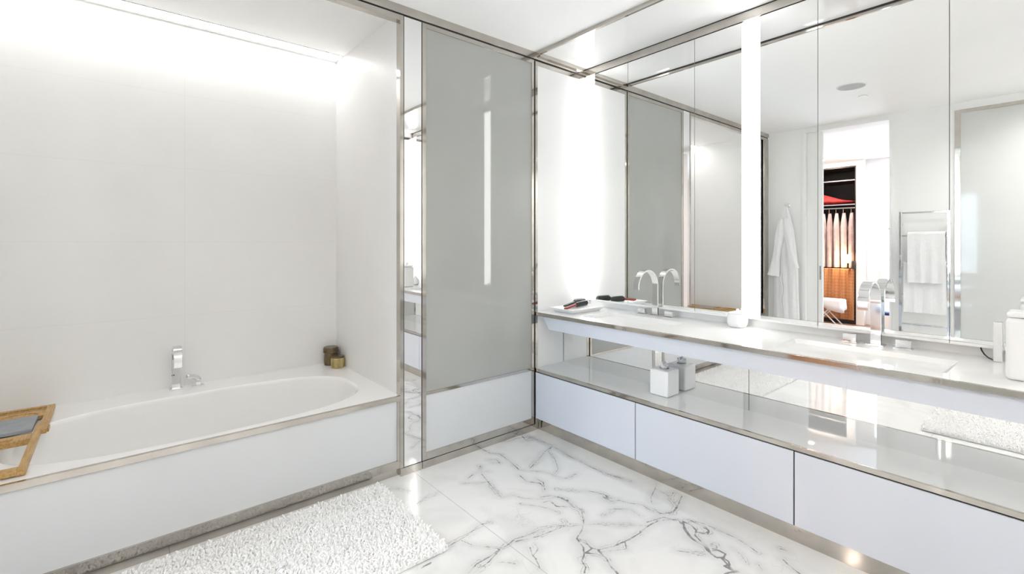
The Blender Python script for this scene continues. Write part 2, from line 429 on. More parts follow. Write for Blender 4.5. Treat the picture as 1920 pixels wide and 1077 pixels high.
# bath alcove
sbox('wall_bath_back', (-3.1, -1.0, 1.082, 1.16, 0, CEIL + .1), stone)
sbox('wall_bath_side', (-1.097, -1.02, .02, 1.082, 0, CEIL + .1), stone)
sbox('wall_bath_end', (-3.1, -2.93, .02, 1.082, 0, CEIL + .1), stone)
b = BM()                                                     # lowered alcove ceiling with the light slot
bx(b, -2.93, -1.097, .02, .925, 2.80, 2.84); bx(b, -2.93, -1.097, 1.045, 1.082, 2.80, 2.84); bx(b, -2.93, -1.097, .925, 1.045, 2.83, 2.84)
struct(fin('ceiling_bath', b, ceil_m))
# shower partition behind the frosted door, wing panel and header
sbox('wall_partition', (-1.02, .0, .045, .12, 0, CEIL + .1), paint)
sbox('wall_vanity_end', (.0, .70, .022, .12, 0, CEIL + .1), paint)
b = BM(); bx(b, -3.05, D + .02, -.004, .045, 2.778, CEIL, .0012); o = struct(fin('trim_header', b, nickel))
b = BM(); bx(b, -3.05, D + .02, .006, .045, 2.769, 2.778); struct(fin('trim_header_shadow_gap', b, dark_gap))
# baseboards
b = BM(); bx(b, -1.10, -.955, -.006, .04, 0, .046, .001); bx(b, -.952, -.001, -.006, .04, 0, .046, .001); struct(fin('baseboard_north', b, nickel))
b = BM(); bx(b, -3.05, -1.10, .022, .06, 0, .05, .001); struct(fin('baseboard_bath', b, nickel))
b = BM(); bx(b, W, W + .012, -.415, 0, 0, .06, .001); bx(b, W, W + .012, -1.79, -1.29, 0, .06, .001); struct(fin('baseboard_left', b, paint))
# door lining
b = BM()
bx(b, W - .21, W + .012, -.438, -.40, 0, 2.795, .001); bx(b, W - .21, W + .012, -1.2925, -1.2695, 0, 2.795, .001); bx(b, W - .21, W + .012, -1.2695, -.438, 2.768, 2.795, .001)
struct(fin('door_1', b, paint))

# ------------------------------------------------------------------ bathtub
tub = thing('bathtub', (-2.0, .54, 0), 'white built-in bathtub with milky glass apron and polished metal edge', 'bathtub')
def tub_shell():
    bm = BM(); cx, cy = -2.01, .468; X0, X1, Y0, Y1 = -2.93, -1.097, .016, 1.082; Z = .482
    ang = sorted(set([2 * math.pi * k / 120 for k in range(120)] + [math.atan2(y - cy, x - cx) % (2 * math.pi) for x in (X0, X1) for y in (Y0, Y1)]))
    def outer(z):
        lp = []
        for t in ang:
            c, s = math.cos(t), math.sin(t); k = 1e9
            if c > 1e-9: k = min(k, (X1 - cx) / c)
            if c < -1e-9: k = min(k, (X0 - cx) / c)
            if s > 1e-9: k = min(k, (Y1 - cy) / s)
            if s < -1e-9: k = min(k, (Y0 - cy) / s)
            lp.append((cx + c * k, cy + s * k, z))
        return lp
    def inner(a, bb, z, n=2.8, ox=0):
        lp = []
        for t in ang:
            c, s = math.cos(t), math.sin(t)
            k = ((abs(c) / a) ** n + (abs(s) / bb) ** n) ** (-1 / n)
            lp.append((cx + ox + c * k, cy + s * k, z))
        return lp
    rings(bm, [outer(Z - .02), outer(Z), inner(.806, .406, Z), inner(.800, .400, Z - .0015), inner(.793, .393, Z - .007), inner(.788, .388, Z - .02),
               inner(.765, .375, Z - .12), inner(.735, .355, Z - .25), inner(.70, .33, Z - .34), inner(.65, .29, Z - .385), inner(.55, .22, Z - .40)], cap0=False)
    return bm
o = fin('tub_shell', tub_shell(), acrylic, tub, 50)
b = BM(); bx(b, -2.93, -1.108, .012, .03, .095, .455); fin('apron_panel', b, panel_m, tub)
b = BM(); bx(b, -2.93, -1.1025, -.004, .0165, .454, .4835, .002, 2); fin('edge_trim', b, nickel, tub)['label'] = 'polished nickel edge trim'
b = BM(); bx(b, -2.93, -1.1025, .0, .03, .05, .096, .001); bx(b, -1.118, -1.1025, .0, .03, .096, .454, .001)
fin('apron_frame', b, nickel, tub)
# opening surround
b = BM()
bx(b, -1.1025, -1.0785, -.002, .045, .046, 2.769, .001); bx(b, -2.975, -2.93, -.002, .045, .0, 2.769, .001); bx(b, -2.93, -1.1025, -.002, .045, 2.735, 2.769, .001)
struct(fin('trim_bath_opening', b, nickel))
b = BM(); bx(b, -1.0785, -1.074, .012, .045, .046, 2.769); bx(b, -.957, -.953, .012, .045, .0, 2.769); bx(b, -.012, .002, .012, .04, .0, 2.769)
struct(fin('trim_shadow_gaps', b, dark_gap))
box('pillar_mirror', (-1.074, -.957, .0, .040, .048, 2.768), mirror_m, None, .0008)
tag(bpy.data.objects['pillar_mirror'], 'narrow full-height mirror strip between bathtub and frosted glass door', 'mirror')
box('end_pillar_mirror', (-3.048, -2.976, .0, .04, .0, 2.768), nickel, None, .0008)
tag(bpy.data.objects['end_pillar_mirror'], 'narrow polished metal strip at the far left end of the bathtub', 'metal panel')

# slot light above the bath
sl = thing('slot_light', (-2.0, 1.0, 2.80), 'long recessed slot light in the ceiling over the bathtub', 'ceiling light')
b = BM(); bx(b, -2.92, -1.107, .948, 1.018, 2.806, 2.812); fin('diffuser', b, cove_e, sl)
b = BM(); bx(b, -2.93, -1.098, .925, .932, 2.797, 2.829); bx(b, -2.93, -1.098, 1.034, 1.045, 2.797, 2.829); bx(b, -1.105, -1.098, .932, 1.034, 2.797, 2.829); bx(b, -2.93, -2.923, .932, 1.034, 2.797, 2.829)
bx(b, -2.923, -1.105, .932, 1.034, 2.818, 2.829)
fin('housing', b, grey_metal, sl)

# tub filler + hand shower
tf = thing('bath_filler', (-2.117, 1.02, .482), 'chrome arched ribbon bath spout standing on the bathtub deck', 'faucet')
b = BM(); bx(b, -2.152, -2.082, .995, 1.045, .482, .492, .002); fin('base_plate', b, chrome, tf)
pth = [(-2.117, 1.02, .492), (-2.117, 1.02, .60), (-2.117, 1.02, .695)] + [(-2.117, .955 + .065 * math.cos(t), .695 + .065 * math.sin(t)) for t in np.linspace(0, math.pi, 22)[1:]] + [(-2.117, .889, .645)]
b = BM(); ribbon(b, pth, (1, 0, 0), .044, .012); fin('spout', b, chrome, tf, 40)
b = BM(); tube(b, [(-2.1375, 1.012, .575), (-2.1375, 1.0128, .575)], .003); bmesh.ops.create_icosphere(b, subdivisions=2, radius=.0035, matrix=Matrix.Translation((-2.128, 1.012, .575))); fin('set_screw', b, black_m, tf)
hs = thing('hand_shower', (-2.0, 1.02, .482), 'small chrome hand shower parked beside the bath spout', 'hand shower')
b = BM(); bx(b, -2.035, -1.968, .995, 1.04, .482, .490, .002); fin('base_plate', b, chrome, hs)
b = BM(); bx(b, -2.013, -1.989, 1.005, 1.03, .490, .527, .002); fin('holder', b, chrome, hs)
b = BM(); tube(b, [(-1.992, 1.016, .522), (-2.004, 1.012, .538), (-2.030, 1.0, .552), (-2.056, .988, .562), (-2.064, .984, .562)], [.011, .0145, .0155, .0155, .011], 20)
fin('handset', b, chrome, hs, 50)

# jars
def lathe_part(name, cx, cy, prof, mat, parent, n=40, sq=2.0, smooth=40):
    b = BM(); lathe(b, cx, cy, prof, n, sq); return fin(name, b, mat, parent, smooth)
j = thing('candle_jar', (-1.160, 1.018, .482), 'dark bronze lidded jar in the bathtub corner', 'jar')
lathe_part('body', -1.160, 1.018, [(.044, .482), (.048, .486), (.049, .52), (.047, .57), (.046, .580)], brownjar, j)
lathe_part('lid', -1.160, 1.018, [(.050, .573), (.0535, .577), (.0535, .607), (.049, .616), (.040, .617)], brownjar, j)
j = thing('candle_jar', (-1.148, .905, .482), 'short gold foil jar in front of the dark bronze jar', 'jar')
lathe_part('body', -1.148, .905, [(.043, .482), (.047, .486), (.0485, .51), (.0485, .552), (.045, .5555)], goldjar, j)
lathe_part('lid', -1.148, .905, [(.044, .5555), (.046, .558), (.045, .566), (.040, .568)], brownjar, j)['label'] = 'dark brown lid'

# bath tray
tr = thing('bath_tray', (-2.79, .54, .484), 'wooden bath caddy tray lying across the left end of the bathtub', 'bath tray')
zt0, zt1 = .487, .509
b = BM(); bx(b, -2.693, -2.662, .57, 1.035, zt0, zt1, .002); bx(b, -2.918, -2.887, .57, 1.035, zt0, zt1, .002); bx(b, -2.887, -2.693, 1.008, 1.035, zt0, zt1, .002)
bx(b, -2.887, -2.693, .945, .962, zt0, zt1 - .004, .002); bx(b, -2.887, -2.693, .985, .995, zt0, zt1 - .006, .002)
fin('back_frame', b, bamboo, tr)
b = BM(); bx(b, -2.704, -2.680, .06, .68, zt0 - .002, zt1 + .004, .002); bx(b, -2.900, -2.876, .06, .68, zt0 - .002, zt1 + .004, .002); bx(b, -2.876, -2.704, .06, .095, zt0, zt1 + .004, .002)
bx(b, -2.876, -2.704, .44, .52, zt0, zt1 + .006, .002); fin('sliding_arm_frame', b, bamboo, tr)
b = BM(); bx(b, -2.887, -2.693, .845, .94, zt0, zt1 - .003, .002); fin('cup_shelf', b, bamboo, tr)
b = BM(); tube(b, [(-2.79 + .07 * math.cos(a), .872 + .05 * math.sin(a), zt1 - .002) for a in np.linspace(.15, math.pi - .15, 24)], .004, 8); fin('cup_rim', b, bamboo, tr)
b = BM(); bx(b, -2.885, -2.712, .60, .84, zt1 - .012, zt1 + .003, .002); fin('slate_plate', b, slate, tr)['label'] = 'grey slate plate set in the tray'
b = BM(); bx(b, -2.86, -2.76, .455, .475, zt1 + .006, zt1 + .012, .001); fin('phone_slot', b, bamboo, tr)
b = BM(); bx(b, -2.676, -2.655, .60, .665, zt0 - .003, zt0 + .014, .002); fin('side_catch', b, bamboo, tr)

# ------------------------------------------------------------------ frosted partition door
fd = thing('frosted_door', (-.48, .0, .048), 'tall grey frosted glass door with milky lower panel beside the vanity', 'glass door')
b = BM(); frame_xz(b, -.952, -.012, .048, 2.768, -.001, .04, .028, .023, .046, .029); bx(b, -.924, -.035, -.001, .04, .450, .470, .001); fin('frame', b, nickel, fd)
b = BM(); bx(b, -.924, -.035, .006, .03, .470, 2.739); fin('glass_pane', b, frost_m, fd)
b = BM(); bx(b, -.924, -.035, .006, .03, .094, .450); fin('lower_panel', b, panel_m, fd)

# ------------------------------------------------------------------ vanity end panels (wing at the corner)
def wing(y0, y1, yf, label):
    wg = thing('wing_panel', (.28, y0, 0), label, 'wall panel')
    s = 1 if y1 > y0 else -1
    b = BM(); bx(b, .026, .656, y0 + s * .003, y1, .05, 2.735); fin('glass_panel', b, wing_m, wg)
    b = BM(); bx(b, .002, .026, y0, y1, .0, 2.735, .001); bx(b, .002, D + .01, y0, y1, 2.735, 2.766, .001); fin('frame', b, nickel, wg)
wing(.0, .021, 0, 'white glass end panel beside the vanity, next to the frosted door')
wg = thing('wing_panel', (.28, YV, 0), 'white glass end panel at the near end of the vanity', 'wall panel')
b = BM(); bx(b, .026, .656, YV, YV + .018, .05, 2.735); fin('glass_panel', b, wing_m, wg)
b = BM(); bx(b, .002, .026, YV, YV + .02, .0, 2.735, .001); bx(b, .002, D + .01, YV, YV + .02, 2.735, 2.766, .001); fin('frame', b, nickel, wg)

# soffit over the vanity
b = BM(); bx(b, .022, .66, YV, .02, CEIL - .002, CEIL + .1); struct(fin('ceiling_soffit', b, soffit_m))
b = BM(); bx(b, .0, .018, YV, -.004, CEIL - .028, CEIL + .1, .001); struct(fin('trim_soffit_front', b, nickel))
b = BM(); bx(b, .018, .024, YV, -.004, CEIL - .012, CEIL + .09); bx(b, D - .005, .66, YV, -.004, CEIL - .006, CEIL - .0021); struct(fin('trim_soffit_gap', b, dark_gap))
b = BM(); bx(b, D - .001, .66, YV + .001, -.001, 2.770, CEIL - .006, .001); struct(fin('trim_mirror_head', b, nickel))
b = BM(); bx(b, .03, D - .001, -.022, -.0045, CEIL - .03, CEIL - .0021, .001); struct(fin('trim_soffit_side', b, nickel))

# ------------------------------------------------------------------ mirror cabinets and side lights
strips = [(-.003, -.0965), (-1.2765, -1.380), (-2.864, -2.957)]
slab = ['vertical strip light in the corner by the white end panel', 'vertical strip light between the two basins', 'vertical strip light at the near end of the vanity']
for (y0, y1), lab in zip(strips, slab):
    t = thing('strip_light', (D, (y0 + y1) / 2, .936), lab, 'wall light', 'strip lights beside the mirrors')
    b = BM(); bx(b, D, D + .012, y0 - .0015, y1 + .0015, .938, 2.764); fin('diffuser', b, strip_e, t)
    b = BM(); bx(b, D + .012, .655, y0 - .001, y1 + .001, .936, 2.766); fin('housing', b, nickel, t)
cabs = [(-.0975, -.425), (-.425, -.9626), (-.9626, -1.2755), (-1.381, -1.6876), (-1.6876, -2.226), (-2.226, -2.863)]
clab = ['narrow mirror door nearest the corner strip light', 'wide mirror door behind the far basin tap', 'narrow mirror door left of the middle strip light',
        'narrow mirror door right of the middle strip light, reflecting the bathrobe', 'wide mirror door behind the near basin tap, reflecting the doorway', 'mirror door at the right edge, behind the white canister']
for (y0, y1), lab in zip(cabs, clab):
    t = thing('mirror_cabinet', (D, (y0 + y1) / 2, .931), lab, 'mirror cabinet', 'mirror cabinets over the vanity')
    b = BM(); bx(b, D, D + .006, y0 - .0015, y1 + .0015, .946, 2.764); fin('mirror_door', b, mirror_m, t)
    b = BM(); bx(b, D + .006, .655, y0 - .0005, y1 + .0005, .946, 2.766); fin('body', b, carcass, t)
    b = BM(); bx(b, D - .001, .655, y0 - .0008, y1 + .0008, .932, .9455, .001); fin('bottom_rail', b, counter_m, t)

# ------------------------------------------------------------------ vanity
van = thing('vanity_cabinet', (.33, -1.49, 0), 'long low vanity base with white glass drawer fronts and polished shelf', 'vanity cabinet')
b = BM(); bx(b, .0085, .63, YV + .021, -.003, .088, .437); bx(b, .3125, .63, YV + .0215, -.0035, .437, .765); fin('body', b, dark_gap, van)  # body coloured near-black to paint the shade into the drawer gaps
b = BM(); bx(b, .032, .05, YV + .021, -.003, .0, .086, .001); fin('kick_plate', b, nickel, van)
for y0, y1 in ((-.004, -.888), (-.892, -1.762), (-1.766, -2.64), (-2.644, YV + .022)):
    b = BM(); bx(b, .0, .008, y0 - .001, y1 + .001, .091, .433, .0008); fin('drawer', b, gloss_white, van)
b = BM(); bx(b, .013, .31, YV + .021, -.003, .441, .4615, .001); fin('shelf', b, shelf_m, van)['label'] = 'pale grey glass shelf'
b = BM(); bx(b, -.001, .0135, YV + .021, -.003, .440, .463, .002); fin('shelf_edge', b, nickel, van)['label'] = 'polished nickel shelf edge'
# lower mirror
for y0, y1, lab in ((-.0035, -1.4265, 'low mirror panel under the far basin, behind the tissue cube'), (-1.4295, YV + .0215, 'low mirror panel under the near basin')):
    t = tag(box('low_mirror', (.305, .312, y0, y1, .462, .8565), mirror_m), lab, 'mirror', 'low mirrors behind the shelf')

# countertop with two sloped basins
ct = thing('countertop', (.3, -1.49, .857), 'long white countertop with two integrated sloping basins and polished front edge', 'countertop')
def counter():
    bm = BM(); Z = .883
    xs = [.012, .105, .125, .405, .42, .625]
    ys = [-.0035, -.355, -.375, -.965, -.985, -1.625, -1.645, -2.255, -2.275, YV + .0215]
    def z(i, j):
        if i in (2, 3) and j in (2, 3, 6, 7): return Z - (.010 if i == 2 else .062)
        return Z
    V = [[bm.verts.new((xs[i], ys[j], z(i, j))) for j in range(len(ys))] for i in range(len(xs))]
    for i in range(len(xs) - 1):
        for j in range(len(ys) - 1):
            bm.faces.new((V[i][j], V[i][j + 1], V[i + 1][j + 1], V[i + 1][j]))
    # soften the basin edges
    es = [e for e in bm.edges if not e.is_boundary and len(e.link_faces) == 2 and e.calc_face_angle(0) > .05]
    bmesh.ops.bevel(bm, geom=es, offset=.006, segments=3, affect='EDGES')
    # underside and sides
    x0, x1, y0, y1, zb = xs[0], xs[-1], ys[-1], ys[0], .858
    def q(*p): bm.faces.new([bm.verts.new(c) for c in p])
    q((x0, y0, zb), (x1, y0, zb), (x1, y1, zb), (x0, y1, zb))
    q((x0, y0, zb), (x0, y0, Z), (x1, y0, Z), (x1, y0, zb)); q((x0, y1, zb), (x1, y1, zb), (x1, y1, Z), (x0, y1, Z))
    q((x0, y0, zb), (x0, y1, zb), (x0, y1, Z), (x0, y0, Z)); q((x1, y0, zb), (x1, y0, Z), (x1, y1, Z), (x1, y1, zb))
    return bm
fin('slab', counter(), counter_m, ct, 40)
b = BM(); bx(b, -.002, .0125, YV + .0215, -.0035, .857, .884, .0035, 3); fin('edge_trim', b, nickel, ct)['label'] = 'polished nickel front edge'
b = BM(); bx(b, .6255, .655, YV + .0215, -.0035, .858, .932); fin('backsplash', b, counter_m, ct)
b = BM()                                                      # trough under the slab, its ends cut at a slant
lp = [[(x, -.066, .857), (x, YV + .09, .857), (x, YV + .15, .768), (x, -.128, .768)] for x in (.016, .3045)]
rings(b, lp); fin('basin_trough', b, gloss_white, ct, 20)
for yc in (-.83, -2.0):
    b = BM(); bx(b, -.0275, .0275, -.0025, .0025, -.0012, .0012, .0008)
    m = Matrix.Translation((.2335, yc, .883 - .0297)) @ Matrix.Rotation(R(90), 4, 'Z') @ Matrix.Rotation(R(0), 4, 'X')
    b.transform(m); fin('overflow_slot', b, black_m, ct)

# ------------------------------------------------------------------ basin taps
def basin_tap(y, label):
    X = .53; Z = .883
    t = thing('basin_tap', (X, y, Z), label, 'faucet', 'three-piece basin taps')
    b = BM(); bx(b, X - .032, X + .030, y - .038, y + .038, Z, Z + .009, .002); fin('base_plate', b, chrome, t)
    r = .113
    pth = [(X, y, Z + .009), (X, y, Z + .12), (X, y, 1.095)] + [(X - r + r * math.cos(a), y, 1.095 + r * math.sin(a)) for a in np.linspace(0, math.pi, 30)[1:]] + [(X - 2 * r + .001, y, 1.082)]
    b = BM(); ribbon(b, pth, (0, 1, 0), .044, .011); fin('spout', b, chrome, t, 40)
    b = BM(); bx(b, X - .008, X + .014, y - .022, y + .022, Z + .009, Z + .062, .001); fin('spout_foot', b, chrome, t)
    for s in (-1, 1):
        yy = y + s * .110
        b = BM(); bx(b, X - .029, X + .029, yy - .037, yy + .037, Z, Z + .008, .002); h = fin('handle', b, chrome, t)
        b = BM(); bx(b, X - .013, X + .013, yy - .030, yy + .030, Z + .008, Z + .044, .0015); sub('lever_block', b, chrome, h, t)
basin_tap(-.682, 'chrome arched basin tap with two square handles at the far basin')
basin_tap(-1.955, 'chrome arched basin tap with two square handles at the near basin')

# ------------------------------------------------------------------ counter things
sh_y = -.165
ty = thing('ceramic_tray', (.285, -.165, .883), 'white flared ceramic tray in the corner of the countertop', 'tray')
b = BM(); cx, cy = .285, -.165
def rect(hx, hy, z, ox=cx, oy=cy): return [(ox + a * hx, oy + bb * hy, z) for a, bb in ((1, 1), (-1, 1), (-1, -1), (1, -1))]
rings(b, [rect(.150, .086, .8835), rect(.172, .106, .900), rect(.188, .120, .916), rect(.183, .115, .9165), rect(.166, .100, .900), rect(.146, .082, .889)])
fin('dish', b, ceramic, ty, 20)
def brush(loc, ang, label, handle_mat, tilt):
    t = thing('hair_brush', loc, label, 'hair brush', 'hair brushes in the ceramic tray')
    t.rotation_euler = (0, 0, ang); t.scale = (1.25, 1.25, 1.25)
    L0 = Vector((0, 0, 0))
    def P(name, bm, mat, par=None):
        o = fin(name, bm, mat, None, 40); o.parent = par or t; return o
    b = BM(); tube(b, [(-.12, 0, .0), (-.10, 0, .0), (-.05, 0, .0 + tilt), (-.01, 0, tilt * 1.6)], [.006, .009, .008, .009], 14); P('handle', b, handle_mat)
    b = BM(); tube(b, [(-.01, 0, tilt * 1.6), (.0, 0, tilt * 1.7), (.10, 0, tilt * 2.2), (.105, 0, tilt * 2.2)], [.009, .016, .016, .012], 18); br = P('barrel', b, black_m)
    b = BM()
    for i in range(16):
        for k in range(14):
            a = 2 * math.pi * k / 14 + i * .2; x = .004 + i * .006; z = tilt * 2.0
            d = Vector((0, math.cos(a), math.sin(a))); p = Vector((x, 0, z)) + d * .014; q = p + d * .010
            if q.z < -.012: continue
            s = Vector((.0012, 0, 0)); u = d.cross(Vector((1, 0, 0))) * .0012
            v = [b.verts.new(p + s), b.verts.new(p - s + u), b.verts.new(p - s - u), b.verts.new(q)]
            for f in ((0, 1, 3), (1, 2, 3), (2, 0, 3)): b.faces.new([v[i2] for i2 in f])
    o = P('bristles', b, bristle_m, br); o['kind'] = 'stuff'
    return t
brush((.275, -.165, .917), R(7), 'round black hair brush with a red handle, front one in the tray', red_m, .007)
brush((.352, -.080, .921), R(9), 'all-black round hair brush at the back of the ceramic tray', black_m, .007)

def tissue(bm, cx, cy, z, r, h, seed=1):
    """three crumpled leaves of paper pulled through the opening"""
    rnd = random.Random(seed)
    for leaf, (ox, oy, hh, ph) in enumerate(((0, 0, h, .0), (.012, .006, h * .78, 2.1), (-.011, -.007, h * .66, 4.0))):
        loops = []; n = 40; jit = [rnd.uniform(-.12, .12) for _ in range(n)]
        for k in range(8):
            f = k / 7; lp = []
            for i in range(n):
                t = 2 * math.pi * i / n
                rr = r * (.55 + .5 * math.sin(f * 2.2)) * (1 + .42 * math.sin(2 * t + ph + 2 * f) + .22 * math.sin(5 * t + 5 * f + ph) + jit[i] * f)
                lp.append((cx + ox * f + rr * math.cos(t) * (1 - .35 * f), cy + oy * f + rr * .8 * math.sin(t) * (1 - .35 * f), z + hh * f * (1 + .22 * math.sin(3 * t + ph) + .12 * math.sin(7 * t + ph))))
            loops.append(lp)
        rings(bm, loops)
def tissue_cube(x0, x1, y0, y1, z0, z1, label, seed, r=.009):
    t = thing('tissue_box', ((x0 + x1) / 2, (y0 + y1) / 2, z0), label, 'tissue box')
    b = BM(); bx(b, x0, x1, y0, y1, z0, z1, r, 4); fin('cover', b, ceramic, t, 60)
    cx, cy = (x0 + x1) / 2, (y0 + y1) / 2
    b = BM(); lathe(b, cx, cy, [(.030, z1 - .001), (.030, z1 + .0008), (.028, z1 + .0012)], 40); fin('opening', b, carcass, t)
    b = BM(); tissue(b, cx, cy, z1 + .001, .022, .034, seed); fin('tissue', b, tissue_m, t, 60)
tissue_cube(.140, .272, -1.022, -.896, .4635, .621, 'white cube tissue box on the lower shelf', 2)

cn = thing('storage_jar', (.53, -1.262, .883), 'small white ceramic jar with round knob beside the middle strip light', 'jar')
def squarish(name, cx, cy, prof, mat, parent, sq=4.0): return lathe_part(name, cx, cy, prof, mat, parent, 48, sq, 50)
squarish('body', .53, -1.262, [(.036, .8835), (.043, .886), (.050, .905), (.052, .925), (.048, .952), (.045, .966), (.041, .966)], ceramic, cn)
squarish('lid', .53, -1.262, [(.0455, .967), (.047, .969), (.0445, .974), (.02, .977), (.006, .977)], ceramic, cn)
b = BM(); bmesh.ops.create_uvsphere(b, u_segments=20, v_segments=12, radius=.0095, matrix=Matrix.Translation((.53, -1.262, .986))); fin('knob', b, ceramic, cn, 60)

bc = thing('canister', (.24, -2.497, .883), 'tall white rounded box at the right edge of the countertop', 'canister')
b = BM(); bx(b, .172, .302, -2.560, -2.432, .8835, 1.118, .016, 5); fin('body', b, ceramic, bc, 60)
b = BM(); bx(b, .174, .300, -2.558, -2.434, 1.119, 1.140, .010, 4); fin('lid', b, ceramic, bc, 60)
b = BM(); bmesh.ops.create_uvsphere(b, u_segments=24, v_segments=14, radius=.019, matrix=Matrix.Translation((.24, -2.497, 1.157))); fin('knob', b, ceramic, bc, 60)
ch = thing('charger_stand', (.560, -2.385, .883), 'thin white upright charger standing against the mirror by the white canister', 'charger')
b = BM(); bx(b, .52, .535, -2.400, -2.372, .884, 1.055, .003); fin('body', b, ceramic, ch)
b = BM(); tube(b, [(.60, -2.325, .931), (.592, -2.330, .915), (.58, -2.340, .900), (.56, -2.355, .890), (.536, -2.372, .887)], .0028, 8); tag(fin('power_cord', b, black_m), 'black cord curving down behind the countertop to the charger', 'cord')
df = thing('reed_diffuser', (.44, -2.62, .883), 'round white bottle with thin sticks beyond the tall white box', 'diffuser')
lathe_part('bottle', .44, -2.66, [(.03, .8835), (.042, .892), (.048, .92), (.042, .95), (.018, .972), (.014, .995), (.011, .995)], ceramic, df)
b = BM()
for k in range(4): tube(b, [(.44, -2.66, .99), (.44 + .025 * math.cos(k * 1.6), -2.66 + .025 * math.sin(k * 1.6), 1.12)], .0016, 6)
fin('reeds', b, bark, df)

# ------------------------------------------------------------------ bath rugs
def noodles(x0, x1, y0, y1, sp, seed):
    rnd = np.random.RandomState(seed); gx = np.arange(x0, x1, sp); gy = np.arange(y0, y1, sp)
    X, Y = np.meshgrid(gx, gy); X = X.ravel() + rnd.uniform(-.4, .4, X.size) * sp; Y = Y.ravel() + rnd.uniform(-.4, .4, Y.size) * sp
    n = X.size; m = 5; lean = rnd.uniform(0, 2 * np.pi, n); amt = rnd.uniform(.004, .016, n); h = rnd.uniform(.018, .030, n); r = rnd.uniform(.0044, .0060, n)
    curl = rnd.uniform(-1.2, 1.2, n)
    lv = [0, .45, .8, .97, 1.03]; rr = [.9, 1.0, 1.0, .75, .2]
    V = []
    for k, (f, q) in enumerate(zip(lv, rr)):
        a = lean + curl * f; px = X + np.cos(a) * amt * f ** 1.5; py = Y + np.sin(a) * amt * f ** 1.5; pz = .006 + h * np.sin(min(f, 1) * 1.35) / np.sin(1.35) + (0.0012 if f > 1 else 0)
        for i in range(m):
            t = 2 * np.pi * i / m
            V.append(np.stack([px + r * q * np.cos(t), py + r * q * np.sin(t), pz], -1))
    V = np.stack(V, 1)                                # n, 5*m, 3
    F = []
    for k in range(4):
        for i in range(m):
            j = (i + 1) % m; F.append([k * m + i, k * m + j, (k + 1) * m + j, (k + 1) * m + i])
    F = np.array(F); allF = (F[None] + (np.arange(n) * 5 * m)[:, None, None]).reshape(-1, 4)
    me = bpy.data.meshes.new('rug_pile'); V = V.reshape(-1, 3)
    me.vertices.add(len(V)); me.vertices.foreach_set('co', V.ravel())
    me.loops.add(allF.size); me.loops.foreach_set('vertex_index', allF.ravel().astype(np.int32))
    me.polygons.add(len(allF)); me.polygons.foreach_set('loop_start', np.arange(0, allF.size, 4, dtype=np.int32)); me.polygons.foreach_set('loop_total', np.full(len(allF), 4, dtype=np.int32))
    me.polygons.foreach_set('use_smooth', np.ones(len(allF), dtype=bool))
    me.update(calc_edges=True); me.materials.append(rug_m); return me
rg = thing('bath_rug', (-1.99, -.405, 0), 'shaggy white bath rug on the floor along the bathtub', 'rug', 'shaggy bath rugs')
b = BM(); bx(b, -2.735, -1.245, -.765, -.045, .0005, .015, .004); rb = fin('backing', b, rug_m, rg)
pm = noodles(-.745, .745, -.36, .36, .0103, 3); rp = bpy.data.objects.new('pile', pm); COL.objects.link(rp); rp.parent = rg; rp['kind'] = 'stuff'
r2 = rg.copy(); COL.objects.link(r2)
r2.location = (-1.945, -2.605, 0); r2.rotation_euler = (0, 0, R(90)); r2['label'] = 'shaggy white bath rug before the shower door, seen in the low mirror'
for chd in (rb, rp):
    c = chd.copy(); COL.objects.link(c); c.parent = r2

# ------------------------------------------------------------------ left wall things
# robe
def robe():
    t = thing('bathrobe', (W + .10, -.235, .35), 'white towelling bathrobe hanging on the wall beside the doorway', 'bathrobe')
    X0 = W + .075; yc = -.235
    prof = [(1.86, .018, .020), (1.82, .035, .030), (1.70, .065, .045), (1.55, .092, .052), (1.35, .115, .058), (1.15, .132, .060), (.98, .140, .060), (.75, .142, .056), (.55, .148, .054), (.42, .150, .052), (.40, .146, .048)]
    b = BM(); loops = []
    for z, hw, dp in prof:
        lp = []; f = (1.86 - z) / 1.5
        for i in range(64):
            a = 2 * math.pi * i / 64
            fold = 1 + .16 * min(1, f * 2) * math.sin(9 * a + 1.5 * f) + .07 * math.sin(17 * a + 2)
            lp.append((X0 + dp * math.cos(a) * fold * .9, yc - .01 * f + hw * math.sin(a), z))
        loops.append(lp)
    rings(b, loops); fin('body', b, terry, t, 60)
    for s, (yt, zt, hw) in ((1, (-.115, .985, .05)), (-1, (-.345, 1.10, .045))):
        b = BM(); loops = []
        for k in range(14):
            f = k / 13; z = 1.70 + (zt - 1.70) * f; y = yc + (s * .02) * (1 - f) + (yt - yc) * f; w2 = .035 + (hw - .02) * f + .012 * math.sin(f * 7)
            lp = [(X0 + .045 + .02 * f + .038 * math.cos(2 * math.pi * i / 24) * (1 + .12 * math.sin(5 * 2 * math.pi * i / 24 + 6 * f)), y + w2 * math.sin(2 * math.pi * i / 24), z + .01 * math.sin(2 * math.pi * i / 24) * f) for i in range(24)]
            loops.append(lp)
        rings(b, loops); fin('sleeve', b, terry, t, 60)
    b = BM(); ribbon(b, [(X0 + .075, -.215 + .012 * math.sin(k * .8), 1.02 - k * .035) for k in range(14)], (0, 1, 0), .02, .006)
    ribbon(b, [(X0 + .078, -.245 + .010 * math.sin(k * .7 + 1), 1.02 - k * .035) for k in range(15)], (0, 1, 0), .02, .006); fin('belt', b, terry, t, 60)
robe()
hk = thing('wall_hook', (W, -.24, 1.87), 'small metal hook holding the bathrobe', 'hook')
b = BM(); bx(b, W, W + .008, -.26, -.215, 1.855, 1.90, .002); fin('plate', b, chrome, hk)
b = BM(); tube(b, [(W + .008, -.237, 1.885), (W + .05, -.237, 1.884), (W + .085, -.237, 1.886), (W + .09, -.237, 1.90)], .006, 10); fin('peg', b, chrome, hk)
